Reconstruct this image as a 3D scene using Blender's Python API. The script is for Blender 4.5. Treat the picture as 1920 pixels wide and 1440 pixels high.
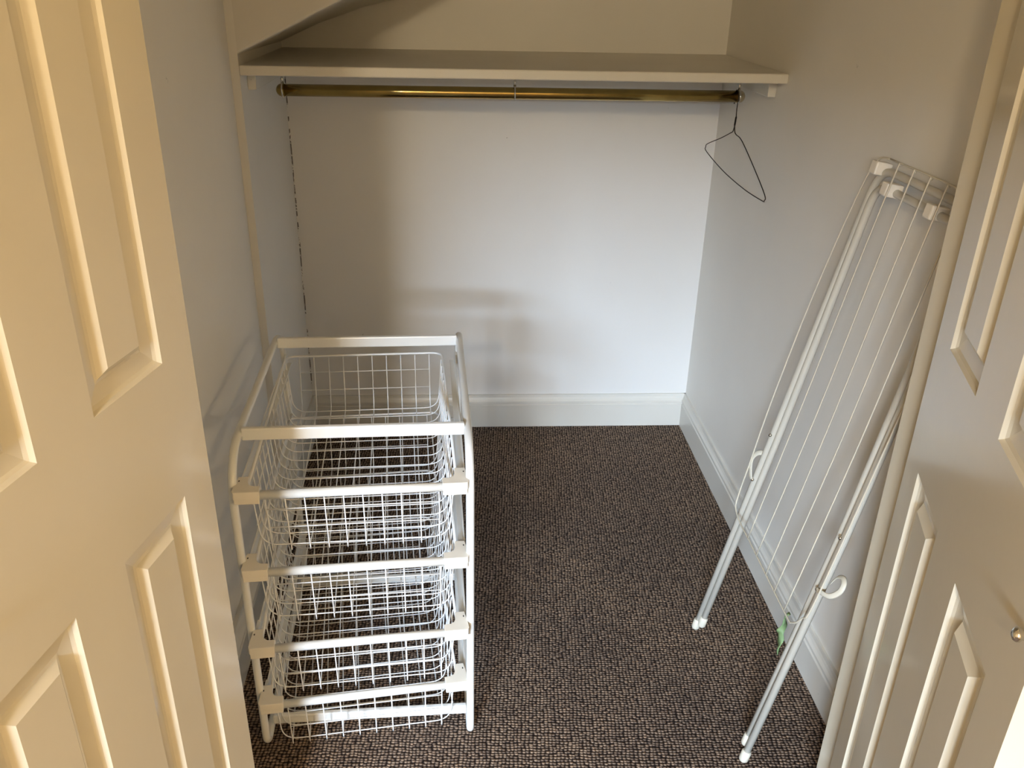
import bpy, bmesh, math, random
from mathutils import Vector, Matrix
random.seed(7)
S = bpy.context.scene
for o in list(bpy.data.objects): bpy.data.objects.remove(o)

# ------------------------------------------------------------- camera
CAMP = Vector((-0.2095, -2.8562, 1.5319))
YAW, PITCH, ROLL, FPX = -0.0666, -0.4444, 0.0226, 1616.8
cam = bpy.data.cameras.new('camera')
cam.sensor_width = 36; cam.lens = FPX / 1920 * 36; cam.clip_start = 0.02
camo = bpy.data.objects.new('camera', cam); S.collection.objects.link(camo)
cy, sy, cp, sp = math.cos(YAW), math.sin(YAW), math.cos(PITCH), math.sin(PITCH)
fw = Vector((-sy*cp, cy*cp, sp)); rt = Vector((cy, sy, 0)); up = rt.cross(fw)
cr, sr = math.cos(ROLL), math.sin(ROLL)
R2 = rt*cr + up*sr; U2 = up*cr - rt*sr
M = Matrix((R2, U2, -fw)).transposed().to_4x4(); M.translation = CAMP
camo.matrix_world = M
S.camera = camo

# ------------------------------------------------------------- world, lights, exposure
w = bpy.data.worlds.new('world'); S.world = w; w.use_nodes = True
w.node_tree.nodes['Background'].inputs[0].default_value = (0.75, 0.87, 1.0, 1)
w.node_tree.nodes['Background'].inputs[1].default_value = 0.35
S.view_settings.view_transform = 'Standard'; S.view_settings.look = 'None'
S.view_settings.gamma = 1; S.view_settings.use_curve_mapping = False
S.view_settings.exposure = 0.0

def area(name, loc, target, sx, sy_, energy, col):
    l = bpy.data.lights.new(name, 'AREA'); l.shape = 'RECTANGLE'; l.size = sx; l.size_y = sy_
    l.energy = energy; l.color = col
    o = bpy.data.objects.new(name, l); S.collection.objects.link(o); o.location = loc
    o.rotation_euler = (Vector(target)-Vector(loc)).to_track_quat('-Z', 'Y').to_euler()
    return o
# daylight entering by the bedroom window behind the camera
WX0, WX1, WZ0, WZ1, WY = -1.78, -0.74, 0.95, 1.95, -5.2
area('sky_daylight', (-2.15, -9.0, 3.25), (-1.1, WY, 1.5), 3.0, 1.7, 4700, (0.60, 0.78, 1.0))
# warm lights on the bedroom side
def lamp(name, loc, e, col, r):
    l = bpy.data.lights.new(name, 'POINT'); l.energy = e; l.color = col; l.shadow_soft_size = r
    o = bpy.data.objects.new(name, l); S.collection.objects.link(o); o.location = loc
lamp('bedroom_lamp', (1.67, -4.45, 2.0), 84, (1.0, 0.74, 0.40), .05)
lamp('bedroom_warm_fill', (-0.72, -4.2, 2.20), 92, (1.0, 0.78, 0.48), .10)  # fill added to warm the closet and the wall above the shelf

# ------------------------------------------------------------- materials
def nmat(name):
    m = bpy.data.materials.new(name); m.use_nodes = True
    return m, m.node_tree, m.node_tree.nodes['Principled BSDF']
def N(t, k, **kw):
    n = t.nodes.new(k)
    for a, b in kw.items(): setattr(n, a, b)
    return n
def coords(t): return N(t, 'ShaderNodeTexCoord').outputs['Object']
def noise(t, vec, scale, detail=3, rough=.5):
    n = N(t, 'ShaderNodeTexNoise'); n.inputs['Scale'].default_value = scale
    n.inputs['Detail'].default_value = detail; n.inputs['Roughness'].default_value = rough
    t.links.new(vec, n.inputs['Vector']); return n.outputs['Fac']
def ramp(t, fac, stops):
    r_ = N(t, 'ShaderNodeValToRGB'); e = r_.color_ramp.elements
    while len(e) < len(stops): e.new(0.5)
    for i, (p_, c) in enumerate(stops): e[i].position = p_; e[i].color = tuple(c)+(1,) if len(c) == 3 else c
    t.links.new(fac, r_.inputs[0]); return r_.outputs[0]
def mix(t, fac, a, b, mode='MIX'):
    m = N(t, 'ShaderNodeMix', data_type='RGBA', blend_type=mode)
    for s, v in ((0, fac), (6, a), (7, b)):
        if hasattr(v, 'links') or hasattr(v, 'is_linked'): t.links.new(v, m.inputs[s])
        else: m.inputs[s].default_value = v if s == 0 else tuple(v)+(1,)
    return m.outputs[2]
def math_(t, op, a, b=0.0):
    m = N(t, 'ShaderNodeMath', operation=op)
    for i, v in enumerate((a, b)):
        if hasattr(v, 'is_linked'): t.links.new(v, m.inputs[i])
        else: m.inputs[i].default_value = v
    return m.outputs[0]
def bump(t, h, strength, dist, bsdf):
    b = N(t, 'ShaderNodeBump'); b.inputs['Strength'].default_value = strength; b.inputs['Distance'].default_value = dist
    t.links.new(h, b.inputs['Height']); t.links.new(b.outputs[0], bsdf.inputs['Normal'])

def paint(name, col, rough, var=0.04, bs=0.15, scuffs=0.0, scale=60, corner=None):
    m, t, b = nmat(name); v = coords(t)
    n1 = noise(t, v, 3.0, 4)
    dark = tuple(c*(1-var) for c in col); lite = tuple(min(1, c*(1+var)) for c in col)
    c = ramp(t, n1, [(0.3, dark), (0.7, lite)])
    if scuffs > 0:
        vo = N(t, 'ShaderNodeTexVoronoi'); vo.inputs['Scale'].default_value = 7; t.links.new(v, vo.inputs['Vector'])
        ns = noise(t, v, 70, 4, .7)
        near = math_(t, 'LESS_THAN', vo.outputs['Distance'], 0.10)
        hi = math_(t, 'GREATER_THAN', ns, 0.66)
        f = math_(t, 'MULTIPLY', math_(t, 'MULTIPLY', near, hi), scuffs)
        c = mix(t, f, c, (0.16, 0.13, 0.11))
    if corner is not None:
        # crack in the paint of the corner
        sx = N(t, 'ShaderNodeSeparateXYZ'); t.links.new(v, sx.inputs[0])
        wob = math_(t, 'MULTIPLY', noise(t, v, 14, 3), 0.004)
        xx = math_(t, 'SUBTRACT', sx.outputs[0], wob)
        near = math_(t, 'LESS_THAN', xx, corner)
        gap = math_(t, 'GREATER_THAN', noise(t, v, 26, 5, .8), 0.50)
        below = math_(t, 'LESS_THAN', sx.outputs[2], 1.27)
        f = math_(t, 'MULTIPLY', math_(t, 'MULTIPLY', near, gap), math_(t, 'MULTIPLY', below, 0.85))
        c = mix(t, f, c, (0.05, 0.03, 0.02))
    t.links.new(c, b.inputs['Base Color']); b.inputs['Roughness'].default_value = rough
    bump(t, noise(t, v, scale, 3), bs, 0.002, b)
    return m
WALL = paint('wall_paint', (0.76, 0.73, 0.67), 0.55, .025, .12, 0.5)
WALLB = paint('back_wall_paint', (0.75, 0.73, 0.70), 0.55, .02, .1, 0.6, corner=-0.7456)
CEIL = paint('ceiling_paint', (0.70, 0.67, 0.61), 0.7, .03, .15)
DOOR = paint('door_paint', (0.64, 0.585, 0.465), 0.15, .015, .10, 0, 25)
TRIM = paint('trim_paint', (0.66, 0.635, 0.575), 0.35, .03, .15, 0.7)
SHELF = paint('shelf_paint', (0.70, 0.67, 0.60), 0.45, .04, .3, 0.4, 140)
BEDW = paint('bedroom_paint', (0.80, 0.74, 0.62), 0.6, .02, .1)
BEDS = paint('bedroom_skirting_paint', (0.62, 0.44, 0.24), 0.5, .02, .1)
STEEL = paint('white_coated_steel', (0.74, 0.74, 0.72), 0.28, .01, 0.02)
WIRE = paint('white_coated_wire', (0.74, 0.74, 0.74), 0.35, .01, 0.02)
PLAS = paint('ivory_plastic', (0.80, 0.75, 0.66), 0.38, .01, 0.02)
RCLIP = paint('dimmed_clip_plastic', (0.62, 0.58, 0.48), 0.4, .02, .02)  # rack clips: weaker window light put into a darker plastic colour
RACK = paint('dimmed_white_enamel', (0.53, 0.50, 0.43), 0.35, .03, 0.03)  # white enamel darkened in colour, standing for less window light on the rack
RWIRE = paint('dimmed_white_wire', (0.60, 0.55, 0.44), 0.4, .02, 0.02)  # wire colour lowered likewise, for the daylight that misses the rack
GREEN = paint('green_ribbon', (0.20, 0.31, 0.14), 0.6, .25, 0.2, 0, 200)
def metal(name, col, rough, var=0.15):
    m, t, b = nmat(name); v = coords(t)
    c = ramp(t, noise(t, v, 30, 4), [(0.3, tuple(x*(1-var) for x in col)), (0.7, col)])
    t.links.new(c, b.inputs['Base Color']); b.inputs['Metallic'].default_value = 1; b.inputs['Roughness'].default_value = rough
    return m
BRASS = metal('tarnished_brass', (0.42, 0.30, 0.10), 0.16)
SATIN = metal('polished_brass', (0.62, 0.53, 0.36), 0.2)
CHROME = metal('bright_metal', (0.75, 0.72, 0.66), 0.15)
DARKM = metal('dark_hanger_wire', (0.045, 0.035, 0.03), 0.35)
DARK = paint('dark_slot', (0.03, 0.025, 0.02), 0.8)

def carpet():
    m, t, b = nmat('looped_carpet'); v = coords(t)
    nz = N(t, 'ShaderNodeTexNoise'); nz.inputs['Scale'].default_value = 22; nz.inputs['Detail'].default_value = 2
    t.links.new(v, nz.inputs['Vector'])
    off = N(t, 'ShaderNodeVectorMath', operation='MULTIPLY_ADD')
    t.links.new(nz.outputs['Color'], off.inputs[0]); off.inputs[1].default_value = (.009, .009, 0)
    t.links.new(v, off.inputs[2])
    mp = N(t, 'ShaderNodeMapping'); mp.inputs['Scale'].default_value = (118, 140, 118); mp.inputs['Rotation'].default_value = (0, 0, 0.06)
    t.links.new(off.outputs[0], mp.inputs[0])
    vo = N(t, 'ShaderNodeTexVoronoi'); vo.voronoi_dimensions = '2D'; vo.inputs['Scale'].default_value = 1; vo.inputs['Randomness'].default_value = 0.33
    t.links.new(mp.outputs[0], vo.inputs['Vector'])
    d = vo.outputs['Distance']
    sep = N(t, 'ShaderNodeSeparateColor'); t.links.new(vo.outputs['Color'], sep.inputs[0])
    base = ramp(t, d, [(0.18, (0.30, 0.225, 0.172)), (0.36, (0.17, 0.122, 0.092)), (0.54, (0.016, 0.010, 0.008))])
    pal = ramp(t, sep.outputs[0], [(0.0, (0.60, 0.57, 0.57)), (0.5, (0.95, 0.93, 0.9)), (1.0, (1.35, 1.3, 1.22))])
    c = mix(t, 1.0, base, pal, 'MULTIPLY')
    big = ramp(t, noise(t, v, 2.2, 4), [(0.35, (0.86, 0.86, 0.88)), (0.65, (1.1, 1.08, 1.04))])
    c = mix(t, 1.0, c, big, 'MULTIPLY')
    t.links.new(c, b.inputs['Base Color']); b.inputs['Roughness'].default_value = 0.95
    b.inputs['Specular IOR Level'].default_value = 0.15
    h = math_(t, 'SUBTRACT', 1.0, math_(t, 'MULTIPLY', d, 1.5))
    h = math_(t, 'ADD', h, math_(t, 'MULTIPLY', noise(t, v, 600, 2), 0.4))
    bump(t, h, 0.9, 0.004, b)
    return m
CARPET = carpet()

# ------------------------------------------------------------- mesh helpers
def link(name, bm, mats, parent=None, smooth=False, bevel=0, kind=None):
    me = bpy.data.meshes.new(name); bmesh.ops.recalc_face_normals(bm, faces=bm.faces); bm.to_mesh(me); bm.free()
    for m in (mats if isinstance(mats, (list, tuple)) else [mats]): me.materials.append(m)
    o = bpy.data.objects.new(name, me); S.collection.objects.link(o)
    if parent: o.parent = parent
    if smooth:
        for p in me.polygons: p.use_smooth = True
    if bevel:
        bv = o.modifiers.new('bevel', 'BEVEL'); bv.width = bevel; bv.segments = 2; bv.limit_method = 'ANGLE'
    if kind: o['kind'] = kind
    return o
def box(bm, a, b, mi=0):
    x0, y0, z0 = a; x1, y1, z1 = b
    vs = [bm.verts.new(p) for p in ((x0,y0,z0),(x1,y0,z0),(x1,y1,z0),(x0,y1,z0),(x0,y0,z1),(x1,y0,z1),(x1,y1,z1),(x0,y1,z1))]
    for q in ((0,3,2,1),(4,5,6,7),(0,1,5,4),(1,2,6,5),(2,3,7,6),(3,0,4,7)):
        f = bm.faces.new([vs[i] for i in q]); f.material_index = mi
def prism(bm, poly, z0, z1, fn=lambda x, y, z: (x, y, z), mi=0):
    a = [bm.verts.new(fn(x, y, z0)) for x, y in poly]; b = [bm.verts.new(fn(x, y, z1)) for x, y in poly]
    n = len(poly); fs = [bm.faces.new(a[::-1]), bm.faces.new(b)]
    for i in range(n): fs.append(bm.faces.new((a[i], a[(i+1) % n], b[(i+1) % n], b[i])))
    for f in fs: f.material_index = mi
def tube(bm, pts, r, seg=8, closed=False, mi=0, flat=1.0):
    pts = [Vector(p) for p in pts]; n = len(pts); rings = []
    rr = r if isinstance(r, (list, tuple)) else [r]*n
    T = []
    for i in range(n):
        if closed: t_ = pts[(i+1) % n]-pts[i-1]
        else: t_ = pts[min(i+1, n-1)]-pts[max(i-1, 0)]
        T.append(t_.normalized())
    ref = Vector((0, 0, 1)) if abs(T[0].z) < .9 else Vector((1, 0, 0))
    u_ = T[0].cross(ref).normalized()
    for i in range(n):
        u_ = (u_ - T[i]*u_.dot(T[i])).normalized(); v_ = T[i].cross(u_)
        rings.append([bm.verts.new(pts[i]+(u_*math.cos(a)*flat+v_*math.sin(a))*rr[i]) for a in [2*math.pi*k/seg for k in range(seg)]])
    for i in range(n if closed else n-1):
        A, B = rings[i], rings[(i+1) % n]
        for k in range(seg):
            f = bm.faces.new((A[k], A[(k+1) % seg], B[(k+1) % seg], B[k])); f.material_index = mi
    if not closed:
        for R_ in (rings[0][::-1], rings[-1]):
            f = bm.faces.new(R_); f.material_index = mi
def rounded(pts, radii, seg=6, closed=False):
    """polyline with filleted corners"""
    pts = [Vector(p) for p in pts]; n = len(pts); out = []
    if not isinstance(radii, (list, tuple)): radii = [radii]*n
    for i in range(n):
        if not closed and i in (0, n-1): out.append(pts[i]); continue
        p, a, b = pts[i], pts[i-1], pts[(i+1) % n]
        d1 = (a-p).normalized(); d2 = (b-p).normalized(); ang = d1.angle(d2)
        if ang > 3.1 or radii[i] <= 0: out.append(p); continue
        L = min(radii[i]/math.tan(ang/2), (a-p).length*.499, (b-p).length*.499)
        s, e = p+d1*L, p+d2*L
        for k in range(seg+1):
            t_ = k/seg; out.append(s*(1-t_)**2 + p*2*t_*(1-t_) + e*t_*t_)
    return out
def subdiv(pts, m=6):
    """smooth Catmull-Rom through points"""
    pts = [Vector(p) for p in pts]; out = []
    for i in range(len(pts)-1):
        p0 = pts[max(i-1, 0)]; p1 = pts[i]; p2 = pts[i+1]; p3 = pts[min(i+2, len(pts)-1)]
        for k in range(m):
            t_ = k/m
            out.append(.5*((2*p1)+(p2-p0)*t_+(2*p0-5*p1+4*p2-p3)*t_*t_+(3*p1-p0-3*p2+p3)*t_**3))
    out.append(pts[-1]); return out
def sphere(bm, c, r, seg=12, sc=(1, 1, 1), mi=0):
    g = bmesh.ops.create_uvsphere(bm, u_segments=seg, v_segments=seg//2+2, radius=r)
    for v in g['verts']: v.co = Vector(c)+Vector((v.co.x*sc[0], v.co.y*sc[1], v.co.z*sc[2]))
def empty(name, loc, rz, label, cat, group=None):
    o = bpy.data.objects.new(name, None); S.collection.objects.link(o); o.empty_display_size = .05
    o.location = loc; o.rotation_euler = (0, 0, rz); o['label'] = label; o['category'] = cat
    if group: o['group'] = group
    return o
def tag(o, label, cat, group=None):
    o['label'] = label; o['category'] = cat
    if group: o['group'] = group

# ------------------------------------------------------------- setting: the closet
XL, XR, SY = -0.7476, 0.6333, -0.575
XLO = -0.768            # left wall in front of the shelf, at the step
XLF = -0.738            # same wall at the doorway
DY0, DY1 = -1.785, -1.69   # doorway wall
JL, JR = -0.600, 0.485     # jamb faces
TH = 0.1; TOP = 2.42

bm = bmesh.new(); box(bm, (-2.7, -5.35, -0.1), (2.8, 0.1, 0.0)); link('floor', bm, CARPET, kind='structure')
bm = bmesh.new(); box(bm, (XL-TH, 0, 0), (XR+TH, TH, TOP)); link('wall_back', bm, WALLB, kind='structure')
bm = bmesh.new()
prism(bm, [(XL, 0), (XL, SY), (XLO, SY), (XLF, DY1), (XLF-.2, DY1), (XLF-.2, 0)], 0, TOP)
link('wall_left', bm, WALL, kind='structure')
bm = bmesh.new(); box(bm, (XR, DY1, 0), (XR+TH, 0, TOP)); link('wall_right', bm, WALL, kind='structure')
# doorway wall: stubs beside the jambs, header and bedroom continuation
bm = bmesh.new()
box(bm, (-2.6, DY0, 0), (JL-.03, DY1, TOP)); box(bm, (JR+.03, DY0, 0), (2.7, DY1, TOP)); box(bm, (JL-.03, DY0, 2.07), (JR+.03, DY1, TOP))
link('wall_front', bm, BEDW, kind='structure')
bm = bmesh.new()
box(bm, (JL-.03, DY0-.004, 0), (JL, DY1+.004, 2.07)); box(bm, (JR, DY0-.004, 0), (JR+.03, DY1+.004, 2.07)); box(bm, (JL, DY0-.004, 2.04), (JR, DY1+.004, 2.07))
link('trim_1', bm, DOOR, bevel=.002, kind='structure')
# ceiling: flat part in front, low curved soffit above the shelf with its upright face
front = [(XL, 1.340), (-0.63, 1.396), (-0.558, 1.432), (-0.498, 1.460), (-0.34, 1.540), (0.0, 1.71), (0.30, 1.86), (XR, 2.02)]
back = [(XL, 1.331), (-0.63, 1.384), (-0.56, 1.408), (-0.491, 1.430), (-0.34, 1.468), (0.0, 1.60), (0.30, 1.78), (XR, 1.99)]
bm = bmesh.new()
box(bm, (XL-TH, DY1, TOP-.1), (XR+TH, 0, TOP))
NY = 6; rows = []
for j in range(NY+1):
    k = j/NY; y = SY+(0-SY)*k
    rows.append([bm.verts.new((a[0], y, a[1]*(1-k)+b[1]*k)) for a, b in zip(front, back)])
for j in range(NY):
    for i in range(len(front)-1): bm.faces.new((rows[j][i], rows[j][i+1], rows[j+1][i+1], rows[j+1][i]))
tf = [bm.verts.new((a[0], SY, TOP-.1)) for a in front]; tb = [bm.verts.new((a[0], 0, TOP-.1)) for a in front]
for i in range(len(front)-1):
    bm.faces.new((rows[0][i], tf[i], tf[i+1], rows[0][i+1]))
    bm.faces.new((rows[-1][i], rows[-1][i+1], tb[i+1], tb[i]))
    bm.faces.new((tf[i], tb[i], tb[i+1], tf[i+1]))
link('ceiling', bm, CEIL, bevel=.006, kind='structure')

# baseboards: plain board with a moulded top
HB = 0.128
PROF = [(0, 0), (.016, 0), (.016, .088), (.0125, .091), (.0125, .094), (.016, .097), (.0155, .104), (.011, .111), (.008, .118), (.0065, HB), (0, HB)]
def baseboard(name, p0, p1, mat=TRIM, scale=1.0, hz=1.0):
    p0 = Vector(p0); p1 = Vector(p1); d = (p1-p0).normalized(); nrm = Vector((-d.y, d.x, 0))
    bm = bmesh.new()
    A = [bm.verts.new(p0+nrm*a*scale+Vector((0, 0, z*hz))) for a, z in PROF]; B = [bm.verts.new(p1+nrm*a*scale+Vector((0, 0, z*hz))) for a, z in PROF]
    n = len(PROF); bm.faces.new(A[::-1]); bm.faces.new(B)
    for i in range(n): bm.faces.new((A[i], A[(i+1) % n], B[(i+1) % n], B[i]))
    return link(name, bm, mat, kind='structure')
baseboard('baseboard_back', (XR, 0, 0), (XL, 0, 0))
baseboard('baseboard_right', (XR, DY1, 0), (XR, 0, 0))
baseboard('baseboard_left', (XL, 0, 0), (XL, SY+.002, 0))
baseboard('baseboard_left_front', (XLO, SY, 0), (XLF, DY1, 0), scale=1.6)

# ------------------------------------------------------------- setting: the bedroom behind the camera
bm = bmesh.new(); box(bm, (-2.7, -5.2, 0), (-2.6, DY1, TOP)); link('wall_bedroom_left', bm, BEDW, kind='structure')
bm = bmesh.new(); box(bm, (2.7, -5.2, 0), (2.8, DY1, TOP)); link('wall_bedroom_right', bm, BEDW, kind='structure')
bm = bmesh.new()
box(bm, (-2.7, WY-.12, 0), (WX0, WY, TOP)); box(bm, (WX1, WY-.12, 0), (2.8, WY, TOP))
box(bm, (WX0, WY-.12, 0), (WX1, WY, WZ0)); box(bm, (WX0, WY-.12, WZ1), (WX1, WY, TOP))
link('wall_bedroom_rear', bm, BEDW, kind='structure')
bm = bmesh.new(); box(bm, (-2.7, WY, TOP), (2.8, DY1, TOP+.1)); link('ceiling_bedroom', bm, CEIL, kind='structure')
baseboard('baseboard_bedroom', (2.6, DY0, 0), (JR+.09, DY0, 0), BEDS, hz=2.0).data.transform(Matrix.Identity(4))
bm = bmesh.new()
box(bm, (WX0-.05, WY, WZ0-.05), (WX0, WY+.02, WZ1+.05)); box(bm, (WX1, WY, WZ0-.05), (WX1+.05, WY+.02, WZ1+.05))
box(bm, (WX0, WY, WZ1), (WX1, WY+.02, WZ1+.05)); box(bm, (WX0, WY, WZ0-.05), (WX1, WY+.05, WZ0))
box(bm, (-1.16, WY-.08, WZ0), (-1.09, WY-.02, WZ1)); box(bm, (WX0, WY-.08, 1.44), (WX1, WY-.03, 1.48))
link('window_1', bm, TRIM, bevel=.003, kind='structure')

# ------------------------------------------------------------- panelled doors
PP = [(0.0, 0.0), (.003, -.005), (.007, -.0075), (.026, -.0100), (.030, -.0090), (.040, -.0005)]
def door(name, hinge, d, n, width, cols, side):
    """d: direction from hinge edge to free edge, n: normal of the face seen from the camera"""
    root = None
    rowsz = [(0.24, 0.905), (1.095, 1.62), (1.72, 1.90)]; H = 2.03; T = .035
    bm = bmesh.new(); up_ = Vector((0, 0, 1))
    def P(s, z, dep, back=False):
        return Vector(hinge)+d*s+up_*z+n*(dep if not back else -T-dep)
    for bk in (False, True):
        xs = [0]+[c for cc in cols for c in cc]+[width]; zs = [.012]+[c for cc in rowsz for c in cc]+[H]
        for i in range(len(xs)-1):
            for j in range(len(zs)-1):
                x0, x1, z0, z1 = xs[i], xs[i+1], zs[j], zs[j+1]
                if (i % 2 == 1) and (j % 2 == 1):
                    prev = None
                    for (q, dp) in PP:
                        ring = [bm.verts.new(P(*c, dp, bk)) for c in ((x0+q, z0+q), (x1-q, z0+q), (x1-q, z1-q), (x0+q, z1-q))]
                        if prev:
                            for k in range(4): bm.faces.new((prev[k], prev[(k+1) % 4], ring[(k+1) % 4], ring[k]))
                        prev = ring
                    bm.faces.new(prev)
                else:
                    bm.faces.new([bm.verts.new(P(*c, 0, bk)) for c in ((x0, z0), (x1, z0), (x1, z1), (x0, z1))])
    for (a, b) in (((0, .012), (0, H)), ((width, .012), (width, H)), ((0, .012), (width, .012)), ((0, H), (width, H))):
        bm.faces.new([bm.verts.new(P(*a, 0)), bm.verts.new(P(*b, 0)), bm.verts.new(P(*b, 0, True)), bm.verts.new(P(*a, 0, True))])
    bmesh.ops.remove_doubles(bm, verts=bm.verts, dist=1e-5)
    o = link(name, bm, DOOR, kind='structure')
    # knob on the free stile
    bm = bmesh.new(); c = Vector(hinge)+d*(width-.020)+up_*1.005
    prof = [(0, .0065), (.0015, .0065), (.003, .0045), (.006, .0045), (.008, .0065), (.011, .007), (.0135, .0055), (.015, .002)]
    tube(bm, [c+n*a for a, _ in prof], [r for _, r in prof], 16)
    link('knob', bm, CHROME, o, smooth=True)
    return o
lp, rp = -0.1986, 0.3055
dl = Vector((-math.sin(-lp), -math.cos(lp), 0)); nl = Vector((math.cos(lp), -math.sin(-lp), 0))
door('door_1', (-0.5567, -1.8068, 0), dl, nl, .535, [(.0715, .2155), (.3115, .4615)], 'l')
dr = Vector((-math.sin(rp), -math.cos(rp), 0)); nr = Vector((-math.cos(rp), math.sin(rp), 0))
hr = Vector((.4834, -1.6976, 0))+dr*.078
door('door_2', hr, dr, nr, .557, [(.073, .221), (.328, .478)], 'r')


# ------------------------------------------------------------- shelf, clothes rail, hanger
SZ = 1.3143
t = empty('wall_shelf', (0, -.28, SZ-.024), 0, 'white painted wooden shelf board spanning the closet wall to wall', 'shelf')
bm = bmesh.new(); box(bm, (XL, SY, 0), (XR, 0, .024))
o = link('board', bm, SHELF, t, bevel=.003); o.location = (0, .28, 0)
for s, nm in ((-1, 'l'), (1, 'r')):
    x0 = XL if s < 0 else XR-.022
    bm = bmesh.new(); box(bm, (x0, -.50, -.042), (x0+.022, -.002, 0))
    o = link('cleat', bm, SHELF, t, bevel=.0015); o.location = (0, .28, 0)
RZ, RY, RX0, RX1 = 1.2250, -.30, -.712, .610
t = empty('clothes_rail', (0, RY, RZ), 0, 'tarnished brass hanging rail slung on hooks beneath the white shelf', 'clothes rail')
bm = bmesh.new(); tube(bm, [(RX0+.012, 0, 0), (-.36, 0, .0), (-.05, 0, 0), (.3, 0, 0), (RX1-.012, 0, 0)], .0165, 24)
link('rod', bm, BRASS, t, smooth=True)
for x, s in ((RX0+.012, -1), (RX1-.012, 1)):
    bm = bmesh.new(); prof = [(0.006, .0165), (.0058, .0185), (-.001, .0185), (-.003, .017), (-.008, .0155), (-.013, .011), (-.016, .005), (-.0165, .0005)]
    tube(bm, [(x-s*a, 0, 0) for a, _ in prof], [r for _, r in prof], 20); link('end_cap', bm, SATIN if s > 0 else BRASS, t, smooth=True)
for x in (RX0+.014, -.050, RX1-.014):
    bm = bmesh.new()
    c = [(x, .019*math.sin(a), .019*math.cos(a)) for a in [2*math.pi*k/24 for k in range(24)]]
    tube(bm, c, .0022, 8, closed=True)
    tube(bm, [(x, 0, .018), (x, 0, .026), (x, 0, .030), (x, 0, .034), (x, 0, .044), (x, 0, SZ-.024-RZ)], [.004, .0035, .005, .003, .0022, .0022], 10)
    link('hook', bm, CHROME, t, smooth=True)

HX = .590
bm = bmesh.new()
TOPZ = RZ+.0165+.0015
nk = Vector((.5965, -.296, 1.132)); B = Vector((.560, -.150, 1.062)); F = Vector((.6225, -.560, .997))
tw = Vector((.5965, -.30, 1.168))
hook = [(HX, RY+.012, RZ-.022), (HX, RY+.0195, RZ-.006), (HX, RY+.0165, RZ+.010), (HX, RY, TOPZ), (HX, RY-.0165, RZ+.010), (HX, RY-.020, RZ-.006), (HX+.002, RY-.012, RZ-.026), (HX+.005, RY-.002, RZ-.040), tuple(tw)]
tube(bm, subdiv(hook, 5), .0014, 6)
for ph in (0, math.pi):
    tube(bm, [tw.lerp(nk+Vector((0, 0, .012)), k/20)+Vector((.0016*math.cos(ph+k*1.1), .0016*math.sin(ph+k*1.1), 0)) for k in range(21)], .0014, 6)
n0 = nk+Vector((0, 0, .012))
loop = [n0, nk+Vector((-.001, .006, -.006)), nk+Vector((-.006, .018, -.014)), B.lerp(nk, .55)+Vector((0, 0, -.004)), B+Vector((.002, -.012, .006)), B+Vector((0, .002, -.006)), B+Vector((.002, -.010, -.020)),
        B.lerp(F, .35)+Vector((0, 0, -.030)), B.lerp(F, .7)+Vector((0, 0, -.028)), F+Vector((0, .020, -.016)), F+Vector((0, .002, -.012)), F+Vector((-.001, .002, .004)), F.lerp(nk, .35)+Vector((0, 0, .010)), F.lerp(nk, .75)+Vector((0, 0, .012)), nk+Vector((.003, -.016, -.012)), nk+Vector((.001, -.005, -.004)), n0]
tube(bm, subdiv(loop, 6), .0014, 6)
tag(link('wire_hanger', bm, DARKM, smooth=True), 'thin dark bent wire coat hanger hooked on right end of brass rail', 'hanger')

# ------------------------------------------------------------- basket stand
FX, FY, PHI, W, D, H = -0.6312, -1.4771, 0.0352, 0.44, 0.65, 0.7242
def F2W(a, b, z):
    c, s = math.cos(PHI), math.sin(PHI); return Vector((FX+a*c-b*s, FY+a*s+b*c, z))
t = empty('basket_stand', (FX, FY, 0), PHI, 'white tubular metal stand with side rails holding four wire baskets', 'storage stand')
for x in (0, W):
    bm = bmesh.new()
    path = rounded([(x, 0, .0085), (x, D, .0085), (x, D, H), (x, 0, H)], [.035, .035, .10, .11], 8, closed=True)
    tube(bm, path, .0083, 12, closed=True); link('side_frame', bm, STEEL, t, smooth=True)
for y, z0, z1 in ((.10, .711, .737), (.55, .711, .737), (.055, .017, .041), (.53, .017, .041)):
    bm = bmesh.new(); box(bm, (.006, y-.006, z0), (W-.006, y+.006, z1)); link('crossbar', bm, STEEL, t, bevel=.003)
ZL = [.668, .500, .333, .170]
for z in ZL:
    for s in (0, 1):
        f = (lambda x: x) if s == 0 else (lambda x: W-x)
        bm = bmesh.new()
        xs = sorted((f(.008), f(.011))); box(bm, (xs[0], .035, z-.034), (xs[1], .63, z-.010))
        xs = sorted((f(.008), f(.022))); box(bm, (xs[0], .035, z-.034), (xs[1], .63, z-.0315))
        for yy in (.012, .628):
            xs = sorted((f(.004), f(.0105))); box(bm, (xs[0], yy-.006, z-.032), (xs[1], yy+.030 if yy < .1 else yy+.014, z-.014))
        link('runner', bm, STEEL, t, bevel=.0008)
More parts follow.
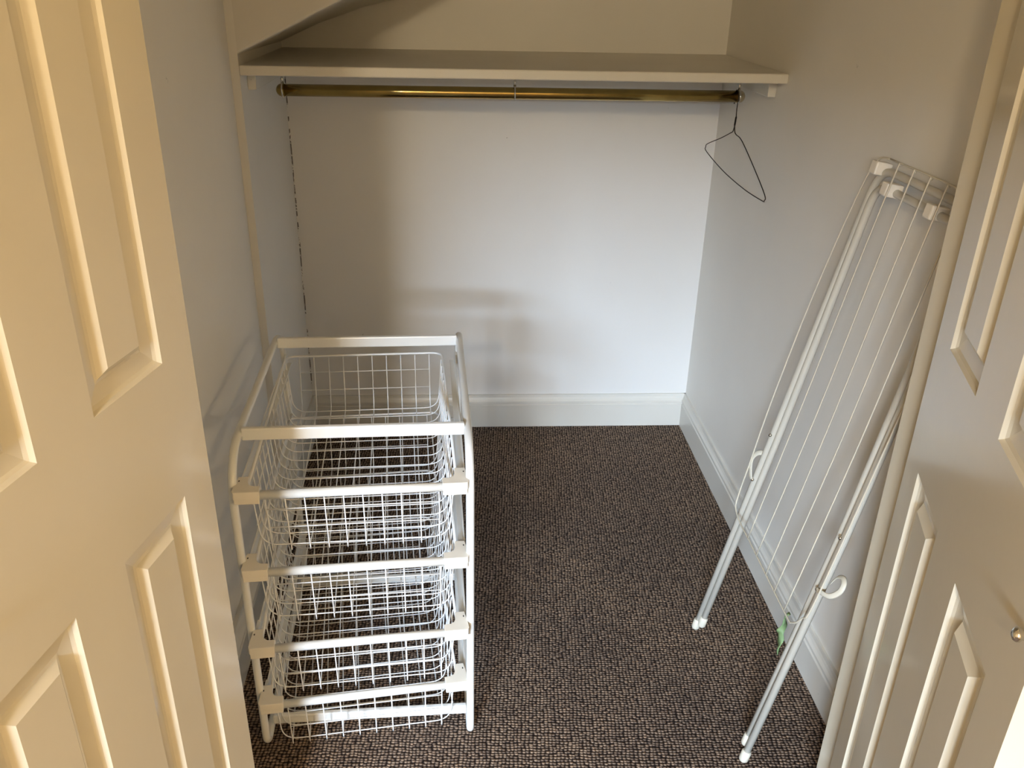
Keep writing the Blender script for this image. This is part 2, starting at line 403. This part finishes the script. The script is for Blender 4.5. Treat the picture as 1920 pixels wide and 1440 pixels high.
# baskets
def cap_bm(s):
    bm = bmesh.new(); f = (lambda x: x) if s == 0 else (lambda x: W-.005-x)
    o1 = [(.003, -.012), (.050, -.012), (.050, .009), (.036, .010), (.029, .015), (.026, .024), (.025, .044), (.005, .044), (.001, .010), (0, -.006)]
    prism(bm, [(f(x), y) for x, y in o1], -.016, 0)
    o2 = [(.003, -.011), (.049, -.011), (.049, .008), (.010, .010), (.004, .030), (.002, .010)]
    prism(bm, [(f(x), y) for x, y in o2], -.027, -.014)
    xs = sorted((f(.007), f(.010))); box(bm, (xs[0], .026, -.002), (xs[1], .032, .0004), 1)
    return bm
def make_basket():
    b = empty('wire_basket', (0, 0, 0), 0, '', 'basket', 'sliding wire baskets in the stand')
    WB = W-.005; RWR = .00135
    bm = bmesh.new()
    xs = [.055+i*.0360 for i in range(10)]
    ys = [.033]+[.070+k*.0405 for k in range(14)]
    for y in ys:                                       # hoops across
        p = rounded([(.0265, y, -.016), (.036, y, -.150), (WB-.036, y, -.150), (WB-.0265, y, -.016)], [0, .038, .038, 0], 6)
        tube(bm, p, RWR, 5)
    for x in xs:                                       # wires running front to back
        p = rounded([(x, .008, -.010), (x, .0295, -.1528), (x, .611, -.1528), (x, .636, -.018)], [0, .006, .03, 0], 4)
        tube(bm, p, RWR, 5); tube(bm, [(x, .0290, -.150), (x, .0312, -.162)], RWR, 5)
    for z, k in ((-.056, .34), (-.102, .68)):
        yf = .010+.022*k; yb = .634-.022*k; xx = .0265+.0095*k
        tube(bm, [(xs[0], yf-.003, z), (xs[-1], yf-.003, z)], RWR, 5); tube(bm, [(xs[0], yb+.003, z), (xs[-1], yb+.003, z)], RWR, 5)
        tube(bm, [(xx-.002, .033, z), (xx-.002, .598, z)], RWR, 5); tube(bm, [(WB-xx+.002, .033, z), (WB-xx+.002, .598, z)], RWR, 5)
    link('wire_mesh', bm, WIRE, b, smooth=True)
    bm = bmesh.new()
    tube(bm, rounded([(.0225, .020, -.0145), (.0225, .638, -.0145), (WB-.0225, .638, -.0145), (WB-.0225, .020, -.0145)], [0, .03, .03, 0], 6), .0028, 8)
    link('rim', bm, WIRE, b, smooth=True)
    bm = bmesh.new(); tube(bm, [(.045, -.001, -.0135), (WB-.045, -.001, -.0135)], .0088, 14); link('front_rail', bm, STEEL, b, smooth=True)
    for s in (0, 1): link('corner_cap', cap_bm(s), [PLAS, DARK], b, bevel=.0018)
    return b
YLs = [-.011, -.022, -.048, -.034]; YRs = [0, -.005, -.020, .004]
LB = ['white wire basket in the top tier of the stand', 'white wire basket in the second tier, directly under the topmost basket',
      'white wire basket in the third tier, directly above the lowest basket', 'white wire basket in the lowest tier, just above the carpet']
bk0 = make_basket()
for i in range(4):
    if i == 0: b = bk0
    else:
        b = bk0.copy(); S.collection.objects.link(b)
        for ch in list(bk0.children):
            c = ch.copy(); S.collection.objects.link(c); c.parent = b
    b.location = F2W(.0025, YLs[i], ZL[i]); b.rotation_euler = (0, 0, PHI+math.atan2(YRs[i]-YLs[i], .435)); b['label'] = LB[i]

# ------------------------------------------------------------- folded drying rack
O = Vector((.396, -1.135, 0)); E1 = Vector((0, -1, 0)); E2 = Vector((.1690, 0, .9856)); EN = Vector((-.9856, 0, .1690))
def RP(a, b, n=0.0): return E1*a+E2*b+EN*n
t = empty('drying_rack', O, 0, 'folded white clothes drying rack leaning against the right wall', 'drying rack')
def rk(name, paths, r, m, closed=False, seg=12):
    bm = bmesh.new()
    for p in paths: tube(bm, p, r, seg, closed)
    return link(name, bm, m, t, smooth=True)
outer = rounded([RP(0, .012), RP(.042, .6), RP(.084, 1.226), RP(.452, 1.226), RP(.443, .6), RP(.418, .012)], [0, .3, .06, .06, .3, 0], 8)
rk('outer_frame', [outer], .0078, RACK)
inner = rounded([RP(.0120, .030, -.008), RP(.0540, .6, -.008), RP(.095, 1.196, .000), RP(.434, 1.196, .004), RP(.4245, .6, -.002), RP(.3995, .040, -.002)], [0, .3, .05, .05, .3, 0], 8)
rk('inner_frame', [inner], .0078, RACK)
for a, b, n in ((0, .010, 0), (.418, .010, 0), (.0120, .028, -.008), (.3995, .038, -.002)):
    bm = bmesh.new(); tube(bm, [RP(a, b-.006, n), RP(a, b-.001, n), RP(a+.001, b+.020, n), RP(a+.001, b+.024, n)], [.0075, .0105, .0105, .009], 14)
    link('foot_cap', bm, RCLIP, t, smooth=True)
GN = .0205
GA, GB = .036, .014
og = [RP(q[0]+GA, q[1]+GB*(1.3-q[1])/.9+.003, GN) for q in [(.110, 1.247), (.062, 1.232), (.034, 1.147), (.001, .921), (-.015, .668), (-.014, .500), (-.014, .410), (-.002, .378), (.047, .369), (.105, .369), (.348, .365), (.386, .371), (.412, .405), (.430, .470), (.445, .90), (.444, 1.15), (.425, 1.232), (.380, 1.246)]]
bm = bmesh.new()
tube(bm, subdiv(og+[og[0]], 5), .0019, 6)
for a0, a1, at in ((.105, .126, .149), (.167, .193, .206), (.233, .252, .264), (.288, .311, .321), (.348, .368, .378)):
    a0 += GA; a1 += GA; at += GA
    tube(bm, subdiv([RP(a0, .386, GN+.0018), RP(a1, .76, GN+.0018), RP((a1+at)/2, 1.05, GN+.0018), RP(at, 1.235, GN+.0018), RP(at, 1.2455, GN-.002)], 5), .0016, 6)
link('wire_grid', bm, RWIRE, t, smooth=True)
for a, b in ((.097, 1.226), (.164, 1.199), (.330, 1.199), (.405, 1.226)):
    bm = bmesh.new()
    q = .0125
    vs = []
    for n in (-.010, .023):
        vs.append([bm.verts.new(RP(a+x, b+y, n)) for x, y in ((-q, -q), (q, -q), (q, q), (-q, q))])
    bm.faces.new(vs[0]); bm.faces.new(vs[1])
    for k in range(4): bm.faces.new((vs[0][k], vs[0][(k+1) % 4], vs[1][(k+1) % 4], vs[1][k]))
    link('bracket', bm, PLAS, t, bevel=.003)
strap = [RP(*q) for q in [(.038, .484, .011), (.031, .492, .014), (.024, .510, .017), (.020, .530, .018), (.024, .547, .012), (.032, .552, .002), (.038, .542, -.008), (.040, .515, -.011), (.040, .492, -.010)]]
bm = bmesh.new(); tube(bm, subdiv(strap, 4), .0065, 8, flat=.3); link('strap', bm, RCLIP, t, smooth=True)
strap = [RP(*q) for q in [(.440, .486, .010), (.452, .490, .008), (.472, .498, .002), (.483, .518, -.006), (.480, .534, -.010), (.466, .538, -.013), (.450, .528, -.013), (.440, .505, -.012)]]
bm = bmesh.new(); tube(bm, subdiv(strap, 4), .0055, 8, flat=.3); link('strap', bm, RCLIP, t, smooth=True)
for a, b in ((.047, .608), (.0385, .484), (.442, .609), (.438, .486)):
    bm = bmesh.new(); sphere(bm, RP(a, b, .0085), .0042, 10); link('rivet', bm, CHROME, t, smooth=True)
# green ribbon caught on the rack's bottom wire
bm = bmesh.new(); pa = []
cl = [(.372, .372, .023), (.370, .358, .030), (.374, .342, .026), (.382, .330, .034), (.380, .315, .026), (.388, .300, .030), (.392, .282, .024)]
cl = subdiv([RP(q[0]+.004, q[1]+.004, q[2]-.020) for q in cl], 4); rows = []
for i, c in enumerate(cl):
    a = i*.17; wd = .004+.006*min(1, i/8); dv = E1*math.cos(a)*wd+EN*math.sin(a)*wd*.7
    rows.append([bm.verts.new(O+c-dv), bm.verts.new(O+c+EN*.004*math.sin(i*.9)), bm.verts.new(O+c+dv)])
for i in range(len(rows)-1):
    for k in (0, 1): bm.faces.new((rows[i][k], rows[i][k+1], rows[i+1][k+1], rows[i+1][k]))
o = link('ribbon', bm, GREEN, smooth=True); so = o.modifiers.new('thick', 'SOLIDIFY'); so.thickness = .0008
tag(o, 'small crumpled green ribbon dangling from bottom wire of the drying rack', 'ribbon')
